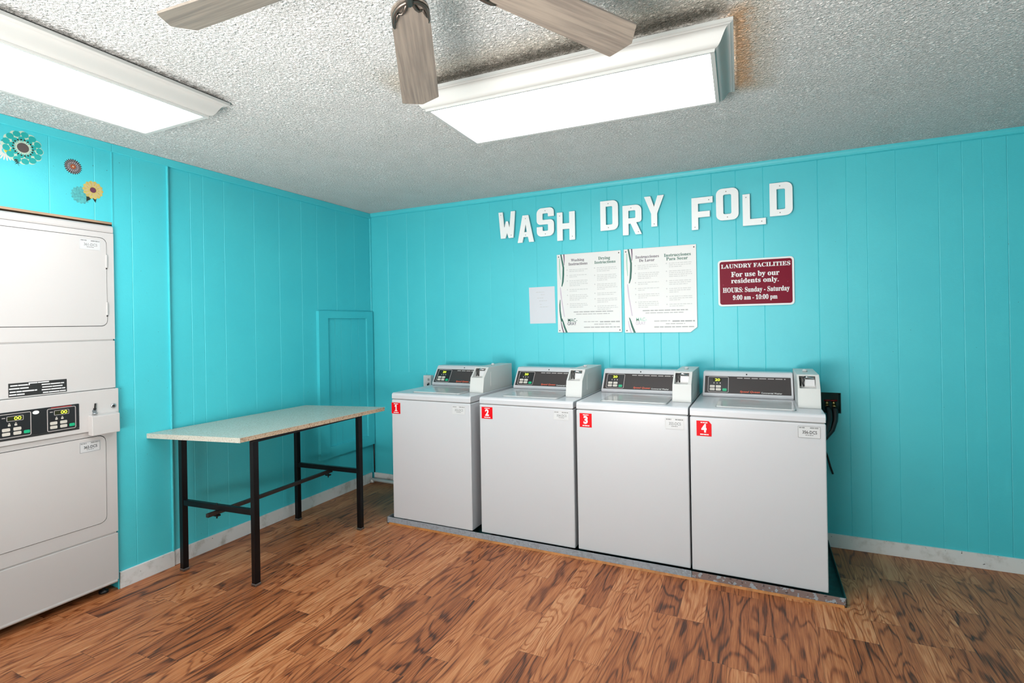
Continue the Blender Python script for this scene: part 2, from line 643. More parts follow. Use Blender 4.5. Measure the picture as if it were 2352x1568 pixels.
OUTLET_HOLE = (3.40, 3.657, .828, .956)
gb = [.2, .41, .60, .794, 1.03, 1.239, 1.444, 1.647, 1.857, 2.09, 2.212, 2.326, 2.464, 2.582, 2.704, 2.93, 3.08, 3.244, 3.40,
      3.551, 3.703, 3.807, 3.952, 4.153, 4.26, 4.351, 4.455, 4.66, 4.86, 5.06]
grooved(BACK, 0, ROOM_X, gb, [OUTLET_HOLE], lambda u: .0015 if 3.551 < u < 4.455 else 0.0, .1).build('wall_back', 'wall', kind='structure')
gl = [-2.397, -2.201, -2.019, -1.675, -1.592, -1.447, -1.22, -1.008, -.80, -.641, -.43, -.21]
DRYER_HOLE = (-2.90, -2.112, 0.0, 2.008)
grooved(LEFT, ROOM_Y, 0, gl, [DRYER_HOLE], lambda u: .010 if u < -1.818 else 0.0, .1, -1.818).build('wall_left', 'wall', kind='structure')
# alcove behind the dryer opening
MB().box(-.85, -.80, -2.95, -2.05, 0, 2.1).box(-.80, -.1, -2.95, -2.90, 0, 2.1).box(-.80, -.1, -2.106, -2.05, 0, 2.1).box(-.80, -.1, -2.9, -2.106, 2.04, 2.1).build('wall_alcove', 'outside', kind='structure')
MB().box(-.10, .011, -2.90, -2.116, 1.997, 2.008).build('trim_1', 'lintel', kind='structure')
# bright jamb edge running up from the opening
MB().box(.010, .0135, -2.120, -2.114, 0, 2.395).build('trim_2', 'wall', kind='structure')
MB().box(ROOM_X, ROOM_X + .1, ROOM_Y, .1, 0, H).build('wall_right', 'wall', kind='structure')
WX0, WX1, WZ0, WZ1 = .85, 2.65, .9, 2.1  # unseen rear window, added as a source of light
MB().box(0, WX0, ROOM_Y - .1, ROOM_Y, 0, H).box(WX1, ROOM_X, ROOM_Y - .1, ROOM_Y, 0, H).box(WX0, WX1, ROOM_Y - .1, ROOM_Y, 0, WZ0).box(WX0, WX1, ROOM_Y - .1, ROOM_Y, WZ1, H).build('wall_rear', 'outside', kind='structure')
w1 = MB().box(WX0, WX1, ROOM_Y - .06, ROOM_Y - .05, WZ0, WZ1).build('added_window_1', plain('added_window_glass', (.9, .95, 1), .02), kind='structure')
w1.data.materials[0].node_tree.nodes['Principled BSDF'].inputs['Transmission Weight'].default_value = 1
wf = MB()
for a, b, c, d in ((WX0, WX0 + .05, WZ0, WZ1), (WX1 - .05, WX1, WZ0, WZ1), (WX0, WX1, WZ0, WZ0 + .05), (WX0, WX1, WZ1 - .05, WZ1), (1.725, 1.775, WZ0, WZ1)):
    wf.box(a, b, ROOM_Y - .08, ROOM_Y - .02, c, d)
wf.build('added_window_frame', 'frame', w1)

# trims and baseboards
MB().box(0, .019, -2.118, 0, 2.394, H).box(.009, .019, ROOM_Y, -2.118, 2.394, H).build('trim_3', 'wall', kind='structure', bevel=.003)
MB().fpoly(Frame((0, 0, 0), (0, -1, 0), (0, 0, 1)), [(0, H), (0, 2.407), (.006, 2.404), (.014, 2.408), (.02, 2.418), (.022, 2.43), (.022, H)], -.022, -ROOM_X).build('trim_4', 'wall', kind='structure')
MB().box(0, .014, -.014, 0, .08, 2.405).build('trim_5', 'wall', kind='structure', bevel=.003)
MB().box(.0, .022, -1.826, -1.818, .088, 2.394).build('trim_6', 'wall', kind='structure', bevel=.002)
MB().box(.0, .013, -1.818, -.04, 0, .087).box(.0, .022, -2.112, -1.818, 0, .090).build('baseboard_left', 'baseboard', kind='structure', bevel=.0015)
MB().box(.013, ROOM_X, -.013, 0, 0, .082).build('baseboard_back', 'baseboard', kind='structure', bevel=.0015)
# thin patch of panelling on the back wall beside the washers
MB().box(.014, .60, -.004, 0, .082, 1.005).build('trim_7', 'wall', kind='structure')

# access panel on the left wall by the corner
ap = thing('access_panel', 'tall teal framed access panel on the left wall beside the corner', 'panel', (.0, -.34, .345))
py0, py1, pz0, pz1 = -.662, -.016, .345, 1.545
MB().fshape(LEFT, [[(py0, pz0), (py1, pz0), (py1, pz1), (py0, pz1)], [(py0 + .10, pz0 + .085), (py1 - .08, pz0 + .085), (py1 - .08, pz1 - .06), (py0 + .10, pz1 - .06)]], .0005, .03).build('frame', 'wall', ap, bevel=.002)
pm = MB()
pe = [py0 + .10, -.47, -.40, -.28, -.19, py1 - .08]
for a, b in zip(pe, pe[1:]):
    pm.fbox(LEFT, a + .001, b - .001, pz0 + .085, pz1 - .06, .0005, .013)
pm.build('panel_board', 'wall', ap, bevel=.001)

# ------------------------------------------------------------------ ceiling lights
def light_box(label, x0, x1, y0, y1, rot, strength, leak=0.0, zl=2.364, zt=2.434):
    cx, cy = (x0 + x1) / 2, (y0 + y1) / 2
    a, b = (x1 - x0) / 2, (y1 - y0) / 2
    t = thing('ceiling_light', label, 'ceiling light', (cx, cy, zl), 'box ceiling lights with white moulding')
    # moulding: lens lip, small cove, long ogee, top fillet
    prof = [(-.004, zl + .012), (-.004, zl - .004), (.011, zl - .006), (.013, zl + .001)]
    ogee = [(.013 + .050 * q, zl + .004 + .050 * (q - .16 * math.sin(2 * math.pi * q))) for q in [i / 12 for i in range(13)]]
    prof += ogee + [(.066, zl + .056), (.073, zl + .058), (.073, zt)]
    mb = MB()
    cor = [(-1, -1), (1, -1), (1, 1), (-1, 1)]
    for k in range(4):
        (s0, t0), (s1, t1) = cor[k], cor[(k + 1) % 4]
        vs, fs = [], []
        for o, z in prof:
            vs += [(cx + s0 * (a + o), cy + t0 * (b + o), z), (cx + s1 * (a + o), cy + t1 * (b + o), z)]
        n0 = len(mb.bm.faces)
        mb.raw(vs, [(2 * i, 2 * i + 1, 2 * i + 3, 2 * i + 2) for i in range(len(prof) - 1)])
        mb.bm.faces.ensure_lookup_table()
        for i in range(4, 15):
            mb.bm.faces[n0 + i].smooth = True
    mb.build('frame', 'frame', t)
    MB().box(cx - a, cx + a, cy - b, cy + b, zl, zl + .008).build('diffuser', m_emit('lit_diffuser', (.975, .985, 1), strength), t)
    MB().box(cx - a, cx + a - leak, cy - b, cy + b, zl + .009, H - .0005).build('housing', 'frame', t)
    t.rotation_euler.z = math.radians(rot)
    return t


light_box('long white moulded light box beyond the fan, near the back wall', 1.897, 3.063, -1.817, -1.361, 1.75, LENS_RIGHT, .03)
light_box('white moulded light box at the left, pointing towards the teal corner', .553, .988, -3.43, -2.249, 0, LENS_LEFT)

# ------------------------------------------------------------------ ceiling fan
FX, FY, FZ, DROOP, FR, TH0, BW, PITCH = 2.454, -2.754, 2.319, .154, .668, 3.376, .132, -.217
fan = thing('ceiling_fan', 'five-blade ceiling fan with drooping greyish wooden blades', 'ceiling fan', (FX, FY, FZ))
MB().lathe((FX, FY, 0), (0, 0, 1), [(.075, H - .001), (.08, H - .02), (.06, H - .035), (.10, H - .045), (.118, H - .06), (.118, FZ - .005), (.10, FZ - .022), (.055, FZ - .028)]).build('motor_housing', 'bronze', fan)
MB().lathe((FX, FY, 0), (0, 0, 1), [(.055, FZ - .028), (.052, FZ - .055), (.03, FZ - .066), (.006, FZ - .068)]).build('switch_cup', 'bronze', fan)
for k in range(5):
    a = TH0 - k * math.radians(72)
    d = Vector((math.cos(a) * math.cos(DROOP), math.sin(a) * math.cos(DROOP), -math.sin(DROOP)))
    nn = Vector((-math.sin(a) * math.cos(PITCH), math.cos(a) * math.cos(PITCH), math.sin(PITCH)))
    F = Frame(Vector((FX, FY, FZ)), d, nn)
    wr, wt = BW * .40, BW * .5
    out = fillet([(.165, -wr, .05), (FR - .028, -wt, .006), (FR, -.006, .008), (FR - .028, wt, .006), (.165, wr, .05)], 6)
    bl = MB().fpoly(F, out, .003, .0085).build('blade', 'blade', fan)
    # grain runs along each blade
    bl.data.materials.clear()
    bm_ = M['blade'].copy()
    nt_ = NT(bm_.node_tree)
    tc = [n for n in bm_.node_tree.nodes if n.type == 'TEX_COORD'][0]
    sp_ = [n for n in bm_.node_tree.nodes if n.type == 'SEPXYZ'][0]
    dots = [nt_.n('ShaderNodeVectorMath', (tc.outputs['Object'], tuple(ax)), operation='DOT_PRODUCT').outputs['Value'] for ax in (d, nn)]
    nt_.link(nt_.comb(dots[0], dots[1], float(k)), sp_.inputs[0])
    bl.data.materials.append(bm_)
    iron = MB()
    arc = [F.p(.235 - .055 * math.sin(t) * 1.15, .050 * math.cos(t), -.001) for t in [math.pi * i / 14 for i in range(15)]]
    arc = [F.p(.262, .050, -.001), F.p(.25, .052, -.001)] + arc[0:] + [F.p(.25, -.052, -.001), F.p(.262, -.050, -.001)]
    iron.tube(arc, [.002, .004] + [.0058] * 15 + [.004, .002], 8)
    for sg in (1, -1):
        iron.tube([F.p(.172, sg * .006, -.001), F.p(.20, sg * .016, -.001), F.p(.212, sg * .024, -.001), F.p(.208, sg * .034, -.001)], [.005, .005, .004, .003], 8)
        iron.tube([F.p(.208, sg * .034, -.001), F.p(.222, sg * .040, -.001), F.p(.238, sg * .046, -.001)], [.003, .004, .003], 8)
    iron.tube([F.p(.10, 0, -.004), F.p(.14, 0, -.005), F.p(.178, 0, -.001)], [.013, .010, .011], 10)
    iron.build('blade_iron', 'bronze', fan)

# ------------------------------------------------------------------ folding table
tb = thing('work_table', 'speckled laminate work table on black steel legs against the left wall', 'table', (.36, -1.36, 0))
TC = [(.006, -1.958), (.680, -1.868), (.740, -.738), (.052, -.832)]     # back left, front left, front right, back right
TZ = [.820, .828, .826, .818]
TH = .027


def slab(quad, z_off, thick):
    vs = [(x, y, z + z_off - thick) for (x, y), z in zip(quad, TZ)] + [(x, y, z + z_off) for (x, y), z in zip(quad, TZ)]
    return MB().raw(vs, [(0, 3, 2, 1), (4, 5, 6, 7), (0, 1, 5, 4), (1, 2, 6, 5), (2, 3, 7, 6), (3, 0, 4, 7)])


top = slab(TC, 0, .0025).build('laminate', 'tabletop', tb)
core_q = [(.008, -1.954), (.677, -1.865), (.737, -.741), (.053, -.835)]
slab(core_q, -.0025, TH - .0025).build('chipboard_core', 'chip', tb)
# laminate edging still left on the near end and on the first bit of the front edge
ed = MB()
(ax, ay), (bx, by), (cx_, cy_) = TC[0], TC[1], TC[2]
e1 = Vector((bx - ax, by - ay, 0)).normalized()
n1 = Vector((e1.y, -e1.x, 0))
p0, p1 = Vector((ax, ay, 0)), Vector((bx, by, 0))
vs = [p0 - n1 * .003, p1 - n1 * .003, p1 + n1 * .0012, p0 + n1 * .0012]
zz = [TZ[0], TZ[1], TZ[1], TZ[0]]
ed.raw([(v.x, v.y, z - TH) for v, z in zip(vs, zz)] + [(v.x, v.y, z) for v, z in zip(vs, zz)], [(0, 3, 2, 1), (4, 5, 6, 7), (0, 1, 5, 4), (1, 2, 6, 5), (2, 3, 7, 6), (3, 0, 4, 7)])
ed.build('edge_strip', 'tabletop', tb)
legs = [(.130, -1.829), (.682, -1.785), (.122, -.982), (.674, -.943)]
for (lx, ly) in legs:
    lg = MB().box(lx - .0165, lx + .0165, ly - .0165, ly + .0165, .012, .797).build('leg', 'blacklegs', tb, bevel=.003)
    MB().box(lx - .0185, lx + .0185, ly - .0185, ly + .0185, .0, .016).build('foot_cap', 'steel', lg, bevel=.003)


def bar(p0, p1, w, h):
    p0, p1 = Vector(p0), Vector(p1)
    d = (p1 - p0).normalized()
    s = Vector((d.y, -d.x, 0)).normalized() * w / 2
    u = Vector((0, 0, h / 2))
    vs = [q + a * s + b * u for q in (p0, p1) for a, b in ((-1, -1), (1, -1), (1, 1), (-1, 1))]
    return MB().raw(vs, [(3, 2, 1, 0), (4, 5, 6, 7), (0, 1, 5, 4), (1, 2, 6, 5), (2, 3, 7, 6), (3, 0, 4, 7)])


for i, j, z in ((0, 1, .402), (2, 3, .408)):
    (x0, y0), (x1, y1) = legs[i], legs[j]
    bar((x0 + .0165, y0, z), (x1 - .0165, y1, z), .026, .032).build('cross_rail', 'blacklegs', tb, bevel=.003)
bar((.402, -1.872, .372), (.398, -.925, .378), .022, .022).build('stretcher', 'rustbar', tb, bevel=.003)
for y in (-1.812, -.962):
    bm2 = MB().box(.384, .418, y - .012, y + .012, .352, .3605)
    bm2.tube([(.401, y, .338), (.401, y, .425)], .004, 8)
    bm2.build('bracket', 'blacklegs', tb)
MB().box(.12, .145, -1.83, -.98, .785, .7985).build('rear_apron', 'blacklegs', tb)
MB().box(.66, .685, -1.79, -.94, .785, .7985).build('front_apron', 'blacklegs', tb)

# ------------------------------------------------------------------ stacked dryer
DX, DY = .030, -2.124          # face plane, right edge
dr = thing('stacked_dryer', 'white stacked coin dryer recessed into the left wall', 'dryer', (-.32, -2.47, 0))
DF = Frame((DX, 0, 0), (0, 1, 0), (0, 0, 1))
DL = DY - .685
body = MB()
body.box(-.68, DX - .006, DL + .004, DY - .004, .055, 1.93)
body.build('cabinet', 'dryer', dr, bevel=.004)
MB().fpoly(Frame((0, 0, 0), (1, 0, 0), (0, 0, 1)), [(-.68, 1.946), (DX - .002, 1.946), (DX + .001, 1.955), (DX - .001, 1.978), (DX - .012, 1.986), (-.68, 1.986)], -DY, -DL).build('top_cap', 'dryer', dr, bevel=.002)
MB().box(-.66, DX - .012, DL + .01, DY - .01, 1.93, 1.946).build('top_seam', 'gap', dr)
MB().box(-.66, DX - .010, DL + .006, DY - .006, 1.362, 1.3695).build('middle_seam', 'grey', dr)


def face_panel(name, z0, z1, extra=None):
    mb = MB().fbox(DF, DL, DY, z0, z1, -.006, 0)
    return mb.build(name, 'dryer', dr, bevel=.0025)


def door_surround(z0, z1, dz0, dz1, du0, du1, r):
    """front skin with the rounded door opening"""
    outl = [[(DL, z0), (DY, z0), (DY, z1), (DL, z1)], rrect(du0 - .003, du1 + .003, dz0 - .003, dz1 + .003, r)]
    MB().fshape(DF, outl, -.0055, 0).build('front_panel', 'dryer', dr, bevel=.0012)
    MB().fshape(DF, [rrect(du0 - .006, du1 + .006, dz0 - .006, dz1 + .006, r)], -.0060, -.0045).build('door_gap', 'gap', dr)
    return MB().fshape(DF, [rrect(du0, du1, dz0, dz1, r)], -.0045, .003).build('door', 'dryer', dr, bevel=.003)


d_up = door_surround(1.370, 1.944, 1.443, 1.912, DL + .05, -2.161, .030)
for z in (1.79, 1.535):
    MB().fbox(DF, -2.166, -2.157, z - .035, z + .035, .0, .007).build('hinge', 'dryer', d_up, bevel=.002)
    MB().lathe(DF.p(-2.162, z - .04, .003), (1, 0, 0), [(.003, 0), (.003, .004), (.001, .005)], 10).build('hinge_screw', 'gap', d_up)
face_panel('middle_panel', 1.106, 1.362)
d_lo = door_surround(.325, .886, .395, .858, DL + .05, -2.179, .034)
face_panel('toe_panel', .062, .316)
MB().box(-.6, DX - .009, DL + .006, DY - .006, .316, .325).build('lower_seam', 'grey', dr)
MB().fpoly(Frame((0, 0, 0), (1, 0, 0), (0, 0, 1)), [(DX - .012, .048), (DX - .002, .048), (DX + .002, .056), (DX, .066), (DX - .012, .066)], -DY + .006, -DL).build('toe_lip', 'dryer', dr, bevel=.0015)
for u in (DY - .05, DL + .05):
    for x in (-.02, -.6):
        MB().lathe((x, u, 0), (0, 0, 1), [(.022, 0), (.022, .012), (.008, .016), (.008, .06)], 14).build('foot', 'rubber', dr)
MB().box(-.6, -.05, DL + .03, DY - .03, .03, .055).build('base_pan', 'gap', dr)
# control band, standing a little proud and wider than the cabinet
cb = MB().fbox(DF, DL, DY + .006, .890, 1.103, -.004, .014).build('control_band', 'dryer', dr, bevel=.003)
cp = MB().fshape(DF, [rrect(DL + .03, -2.303, .921, 1.045, .003)], .014, .0155).build('control_panel', 'module', dr)
for (m0, m1, z0, z1) in ((-2.437, -2.317, .924, 1.037), (-2.618, -2.498, .924, 1.037)):
    MB().ring(DF, m0, m1, z0, z1, .0035, .0155, .0163, .008).build('module_outline', 'outline', cp)
    w = m1 - m0
    MB().ring(DF, m0 + .24 * w, m0 + .76 * w, z1 - .036, z1 - .012, .0022, .0155, .0163, .004).fbox(DF, m0 + .10 * w, m0 + .20 * w, z1 - .020, z1 - .016, .0155, .016).build('display_outline', 'outline', cp)
    MB().fbox(DF, m0 + .26 * w, m0 + .74 * w, z1 - .034, z1 - .014, .0155, .0159).build('display', 'lcdback', cp)
    MB().text(DF, '00', m0 + .47 * w, m0 + .69 * w, z1 - .032, z1 - .016, .0159, .0163, .01).build('digits', 'lcd', cp)
    for i in range(2):
        MB().fbox(DF, m0 + (.28 + .2 * i) * w, m0 + (.36 + .2 * i) * w, z1 - .058, z1 - .050, .0155, .016).fbox(DF, m0 + (.30 + .2 * i) * w, m0 + (.34 + .2 * i) * w, z1 - .048, z1 - .044, .0155, .016).build('indicator', 'button', cp)
        for j in range(2):
            MB().fshape(DF, [rrect(m0 + (.10 + .34 * i) * w, m0 + (.34 + .34 * i) * w, z0 + .012 + .020 * j, z0 + .027 + .020 * j, .004)], .0155, .0175).build('button', 'button', cp, bevel=.001)
    MB().fshape(DF, [rrect(m0 + .76 * w, m0 + .95 * w, z0 + .012, z0 + .027, .004)], .0155, .0175).build('start_button', 'green', cp, bevel=.001)
MB().fbox(DF, -2.42, -2.335, 1.0385, 1.0415, .0155, .0161).build('red_line', 'redprint', cp)
MB().fshape(DF, [[(-2.480 + .013 * math.cos(t), 1.028 + .009 * math.sin(t)) for t in [i * math.pi / 8 for i in range(16)]]], .0155, .016).build('emblem', 'white', cp)
MB().fbox(DF, DL + .03, -2.303, .9135, .9205, .014, .0152).build('panel_rule', 'gap', cp)
# coin box
cxb = MB()
cxb.fpoly(Frame((0, 0, 0), (1, 0, 0), (0, 0, 1)), [(DX + .010, .872), (DX + .050, .872), (DX + .050, .972), (DX + .014, .978), (DX + .010, .978)], 2.132, 2.262)
coinb = cxb.build('coin_box', 'dryer', dr, bevel=.003)
MB().fshape(DF, [[(-2.235 + .010 * math.cos(t), .995 + .012 * math.sin(t)) for t in [i * math.pi / 8 for i in range(16)]]], .0141, .017).build('coin_cup', 'chrome', coinb)
MB().fpoly(DF, [(-2.236, .999), (-2.231, .999), (-2.228, 1.010), (-2.231, 1.013), (-2.228, 1.035), (-2.234, 1.035), (-2.236, 1.012), (-2.241, 1.010)], .0141, .022).build('coin_slot', 'gap', coinb, bevel=.001)
MB().lathe(DF.p(-2.235, .982, .020), (0, 0, 1), [(.012, 0), (.012, .003), (.004, .004)], 16).build('coin_plate', 'chrome', coinb)
MB().lathe(DF.p(-2.146, 1.010, .014), (1, 0, 0), [(.012, 0), (.012, .004), (.008, .006)], 20).build('lock', 'chrome', coinb)
MB().lathe(DF.p(-2.146, 1.010, .0195), (1, 0, 0), [(.006, 0), (.006, .002)], 16).build('keyhole', 'gap', coinb)
# black instruction label
wl = MB().fbox(DF, -2.575, -2.347, 1.112, 1.176, 0, .0008).build('instruction_label', 'black', dr)
R = random.Random(3)
for z, a, b in ((1.1615, .03, .35), (1.147, .01, .33), (1.132, .02, .47), (1.1185, .01, .26)):
    MB().bars(DF, -2.575 + a * .228, -2.575 + b * .228, z, .0058, .0008, .0012, R, (.02, .05), .002).build('print', 'white', wl)
for z, a, b in ((1.168, .33, .68), (1.156, .55, .95), (1.143, .56, .92), (1.130, .55, .97), (1.1165, .57, .98)):
    MB().bars(DF, -2.575 + a * .228, -2.575 + b * .228, z, .0052, .0008, .0012, R, (.02, .05), .002).build('print', 'white', wl)


def id_label(F, parent, u0, u1, v0, v1, txt, d=.0, strong=True):
    lbl = MB().fshape(F, [rrect(u0, u1, v0, v1, .003)], d, d + .0007).build('identity_label', 'label', parent)
    w, h = u1 - u0, v1 - v0
    MB().ring(F, u0 + .001, u1 - .001, v0 + .001, v1 - .001, .0022 if strong else .0013, d + .0007, d + .0010, .0025).build('label_border', 'grey' if strong else 'palegrey', lbl)
    MB().text(F, txt, u0 + .21 * w, u0 + .84 * w, v0 + .36 * h, v0 + .62 * h, d + .0007, d + .0011, .015).build('lettering', 'black' if strong else 'grey', lbl)
    R = random.Random(hash(txt) % 97 if False else sum(map(ord, txt)))
    for p, q, v, hh, ww in ((.06, .34, .80, .10, (.008, .014)), (.54, .95, .80, .10, (.012, .02)), (.34, .68, .22, .07, (.005, .01))):
        MB().bars(F, u0 + p * w, u0 + q * w, v0 + v * h, hh * h, d + .0007, d + .0011, R, ww, .002).build('print', 'grey', lbl)
    return lbl


id_label(DF, d_up, -2.284, -2.188, 1.843, 1.899, '361-DCS', .003, False)
id_label(DF, d_lo, -2.299, -2.204, .784, .840, '362-DCS', .003, True)

# ------------------------------------------------------------------ drip tray under the washers
tr = thing('drip_tray', 'long shallow metal drip tray under the four washers', 'tray', (2.17, -.40, 0))
TX0, TX1, TYF, TYB = .772, 3.574, -.776, -.02
MB().box(TX0, TX1, TYF, TYB, .002, .006).build('base', 'traypaint', tr)
MB().box(TX0, 2.852, TYF, TYF + .003, .002, .047).build('front_lip', 'galv', tr)
MB().box(2.855, TX1, TYF, TYF + .003, .002, .045).build('front_lip', 'rust', tr)
MB().box(TX0, TX0 + .003, TYF, TYB, .002, .046).build('side_lip', 'galv', tr)
MB().box(TX1 - .003, TX1, TYF, TYB, .002, .046).build('side_lip', 'traypaint', tr)
MB().box(TX0, TX1, TYB - .003, TYB, .002, .046).build('rear_lip', 'traypaint', tr)
MB().fpoly(Frame((0, 0, 0), (0, 1, 0), (0, 0, 1)), [(TYF - .009, 0), (TYF - .001, .011), (TYF - .0005, 0)], TX0 + .02, TX1 - .01).build('caulk_bead', 'caulk', tr)
for z in (.014, .030):
    MB().lathe((TX1 - .008, TYF, z), (0, -1, 0), [(.004, 0), (.004, .0015), (.001, .002)], 10).build('rivet', 'steel', tr)

# ------------------------------------------------------------------ washing machines
WGROUP = 'white top-load coin washers'
WPOS = [(1.147, -.768), (1.857, -.758), (2.522, -.753), (3.178, -.758)]
WLAB = ['white coin washer wearing the red tag 1, nearest the table', 'white coin washer wearing the red tag 2, second from the table',
        'white coin washer wearing the red tag 3, third from the table', 'white coin washer wearing the red tag 4, beside the open wall box']
WZ = .0065


def make_washer(x, y):
    t = thing('washing_machine', WLAB[0], 'washing machine', (x, y, WZ), WGROUP)
    hw = .3235
    X0, X1, YB = x - hw, x + hw, y + .665
    MB().box(X0, X1, y, YB, .047, .889).build('cabinet', 'enamel', t, bevel=.006, seg=3)
    MB().box(X0 + .006, X1 - .006, y + .006, YB - .006, .887, .896).build('seam', 'grey', t)
    prof = [(0, .895), (0, .922), (.004, .932), (.014, .937), (.665, .937), (.665, .895)]
    MB().fpoly(Frame((0, 0, 0), (0, 1, 0), (0, 0, 1)), [(y + a, b) for a, b in prof], X0, X1).build('top_panel', 'enamel', t, bevel=.0035, seg=3)
    # lid
    TF = Frame((x, y, .937), (1, 0, 0), (0, 1, 0))
    MB().fshape(TF, [rrect(-.197, .200, .066, .392, .02)], 0, .0012).build('lid_gap', 'grey', t)
    MB().fshape(TF, [rrect(-.193, .196, .070, .388, .018)], .0, .0075).build('lid', 'lid', t, bevel=.004, seg=3)
    for sx in (-1, 1):
        for yy in (y + .06, y + .60):
            MB().lathe((x + sx * .27, yy, WZ), (0, 0, 1), [(.022, 0), (.022, .012), (.01, .016), (.01, .042)], 14).build('foot', 'rubber', t)
    # console: sloped front, rounded top
    cyf, ctf = y + .478, y + .572
    cz0, cz1 = .9375, 1.0885
    CX0, CX1 = x - .300, x + .209
    pr = [(cyf, cz0), (cyf - .003, cz0 + .016), (ctf - .012, cz1 - .010), (ctf - .002, cz1 - .001), (ctf + .012, cz1), (y + .655, cz1), (y + .655, cz0)]
    co = MB().fpoly(Frame((0, 0, 0), (0, 1, 0), (0, 0, 1)), pr, CX0, CX1).build('console', 'enamel', t, bevel=.004, seg=2)
    sa, sb = Vector((cyf - .003, cz0 + .016)), Vector((ctf - .012, cz1 - .010))
    sl = (sb - sa)
    LF = Frame((CX0, sa.x, sa.y), (1, 0, 0), (0, sl.x, sl.y))
    wd, ht = CX1 - CX0, sl.length
    MB().fshape(LF, [[(wd * .50 + .0045 * math.cos(q), ht * .965 + .0045 * math.sin(q)) for q in [i * math.pi / 6 for i in range(12)]]], 0, .0015).build('console_screw', 'gap', co)
    MB().fbox(LF, .004, wd - .004, ht * .905, ht * .915, 0, .0012).build('console_rule', 'palegrey', co)
    pn = MB().fshape(LF, [rrect(.012, wd - .012, ht * .07, ht * .855, .003)], .0, .0015).build('control_panel', 'panel', t)
    m0, m1, q0, q1 = .030, .152, ht * .10, ht * .82
    MB().fshape(LF, [rrect(m0 + .002, m1 - .002, q0 + .002, q1 - .002, .006)], .0015, .002).build('module', 'module', pn)
    MB().ring(LF, m0, m1, q0, q1, .0032, .0015, .0026, .008).build('module_outline', 'outline', pn)
    w, h = m1 - m0, q1 - q0
    MB().fshape(LF, [rrect(m0 + .24 * w, m0 + .66 * w, q0 + .70 * h, q0 + .90 * h, .004)], .002, .0026).build('display', 'lcdback', pn)
    MB().text(LF, '20', m0 + .34 * w, m0 + .58 * w, q0 + .72 * h, q0 + .88 * h, .0026, .0031, .015).build('digits', 'lcd', pn)
    for i in range(3):
        MB().fbox(LF, m0 + (.27 + .15 * i) * w, m0 + (.32 + .15 * i) * w, q0 + .55 * h, q0 + .63 * h, .002, .0026).build('indicator', 'outline', pn)
    for i in range(2):
        for j in range(2):
            MB().fshape(LF, [rrect(m0 + (.10 + .29 * i) * w, m0 + (.34 + .29 * i) * w, q0 + (.10 + .19 * j) * h, q0 + (.25 + .19 * j) * h, .004)], .002, .004).build('button', 'button', pn, bevel=.001)
    MB().fshape(LF, [rrect(m0 + .71 * w, m0 + .91 * w, q0 + .08 * h, q0 + .25 * h, .005)], .002, .004).build('start_button', 'green', pn, bevel=.001)
    R = random.Random(5)
    MB().bars(LF, .20, wd - .04, ht * .76, .006, .0015, .0019, R, (.018, .04), .008).build('print', 'outline', pn)
    MB().text(LF, 'Speed Queen', wd * .425, wd * .645, ht * .10, ht * .205, .0015, .0021, .012, .25).build('brand_lettering', 'orange', pn)
    MB().text(LF, 'Commercial Washer', wd * .66, wd * .88, ht * .105, ht * .17, .0015, .0021, .006).build('lettering', 'white', pn)
    # coin box with the open coin slide recess
    bx0, bx1 = x + .213, x + .321
    fy, z0 = y + .180, .9375
    zk, ys, zt = 1.040, y + .200, 1.110
    yt = y + .272
    cbm = MB()
    ox0, ox1 = bx0 + .011, bx1 - .019
    a0, a1 = .02, .88                       # along the slope
    def S(u, f, dep=0.0):
        d = Vector((0, yt - ys, zt - zk))
        n = Vector((0, -(zt - zk), (yt - ys))).normalized()
        return Vector((u, ys, zk)) + d * f - n * dep
    # outside skin
    A = lambda u, yy, zz: Vector((u, yy, zz))
    faces = [[A(bx0, fy, z0), A(bx1, fy, z0), A(bx1, ys, zk), A(bx0, ys, zk)],
             [A(bx0, yt, zt), A(bx1, yt, zt), A(bx1, y + .655, zt), A(bx0, y + .655, zt)],
             [A(bx0, y + .655, z0), A(bx0, y + .655, zt), A(bx1, y + .655, zt), A(bx1, y + .655, z0)]]
    for u in (bx0, bx1):
        faces.append([A(u, fy, z0), A(u, ys, zk), A(u, yt, zt), A(u, y + .655, zt), A(u, y + .655, z0)])
    faces.append([A(bx0, fy, z0), A(bx0, y + .655, z0), A(bx1, y + .655, z0), A(bx1, fy, z0)])
    o0, o1 = [S(bx0, 0), S(bx1, 0), S(bx1, 1), S(bx0, 1)], [S(ox0, a0), S(ox1, a0), S(ox1, a1), S(ox0, a1)]
    dp = .055
    back = [Vector((q.x, q.y + dp, q.z)) for q in o1]
    for k in range(4):
        faces.append([o0[k], o0[(k + 1) % 4], o1[(k + 1) % 4], o1[k]])
        faces.append([o1[k], o1[(k + 1) % 4], back[(k + 1) % 4], back[k]])
    faces.append(back)
    for f in faces:
        cbm.raw(f, [tuple(range(len(f)))])
    bmesh.ops.remove_doubles(cbm.bm, verts=cbm.bm.verts[:], dist=1e-5)
    cbx = cbm.build('coin_box', 'coin', t)
    md = cbx.modifiers.new('bevel', 'BEVEL')
    md.width, md.segments, md.limit_method, md.angle_limit = .0018, 2, 'ANGLE', math.radians(35)
    MB().box(bx0 + .002, bx1 - .002, fy + .002, y + .65, .9372, .9405).build('box_seam', 'gap', cbx)
    # coin slide: chrome plate, black chute and a white token plate
    mid = (ys + yt) / 2
    MB().box(ox0 + .028, ox1 - .003, mid + .028, mid + .032, zk + .006, zt - .026).build('coin_plate', 'label', cbx)
    sl_ = MB()
    sl_.tube([(ox0 + .006, mid + .026, zk + .006), (ox0 + .008, mid + .027, zk + .030), (ox0 + .004, mid + .028, zk + .052)], .0035, 8)
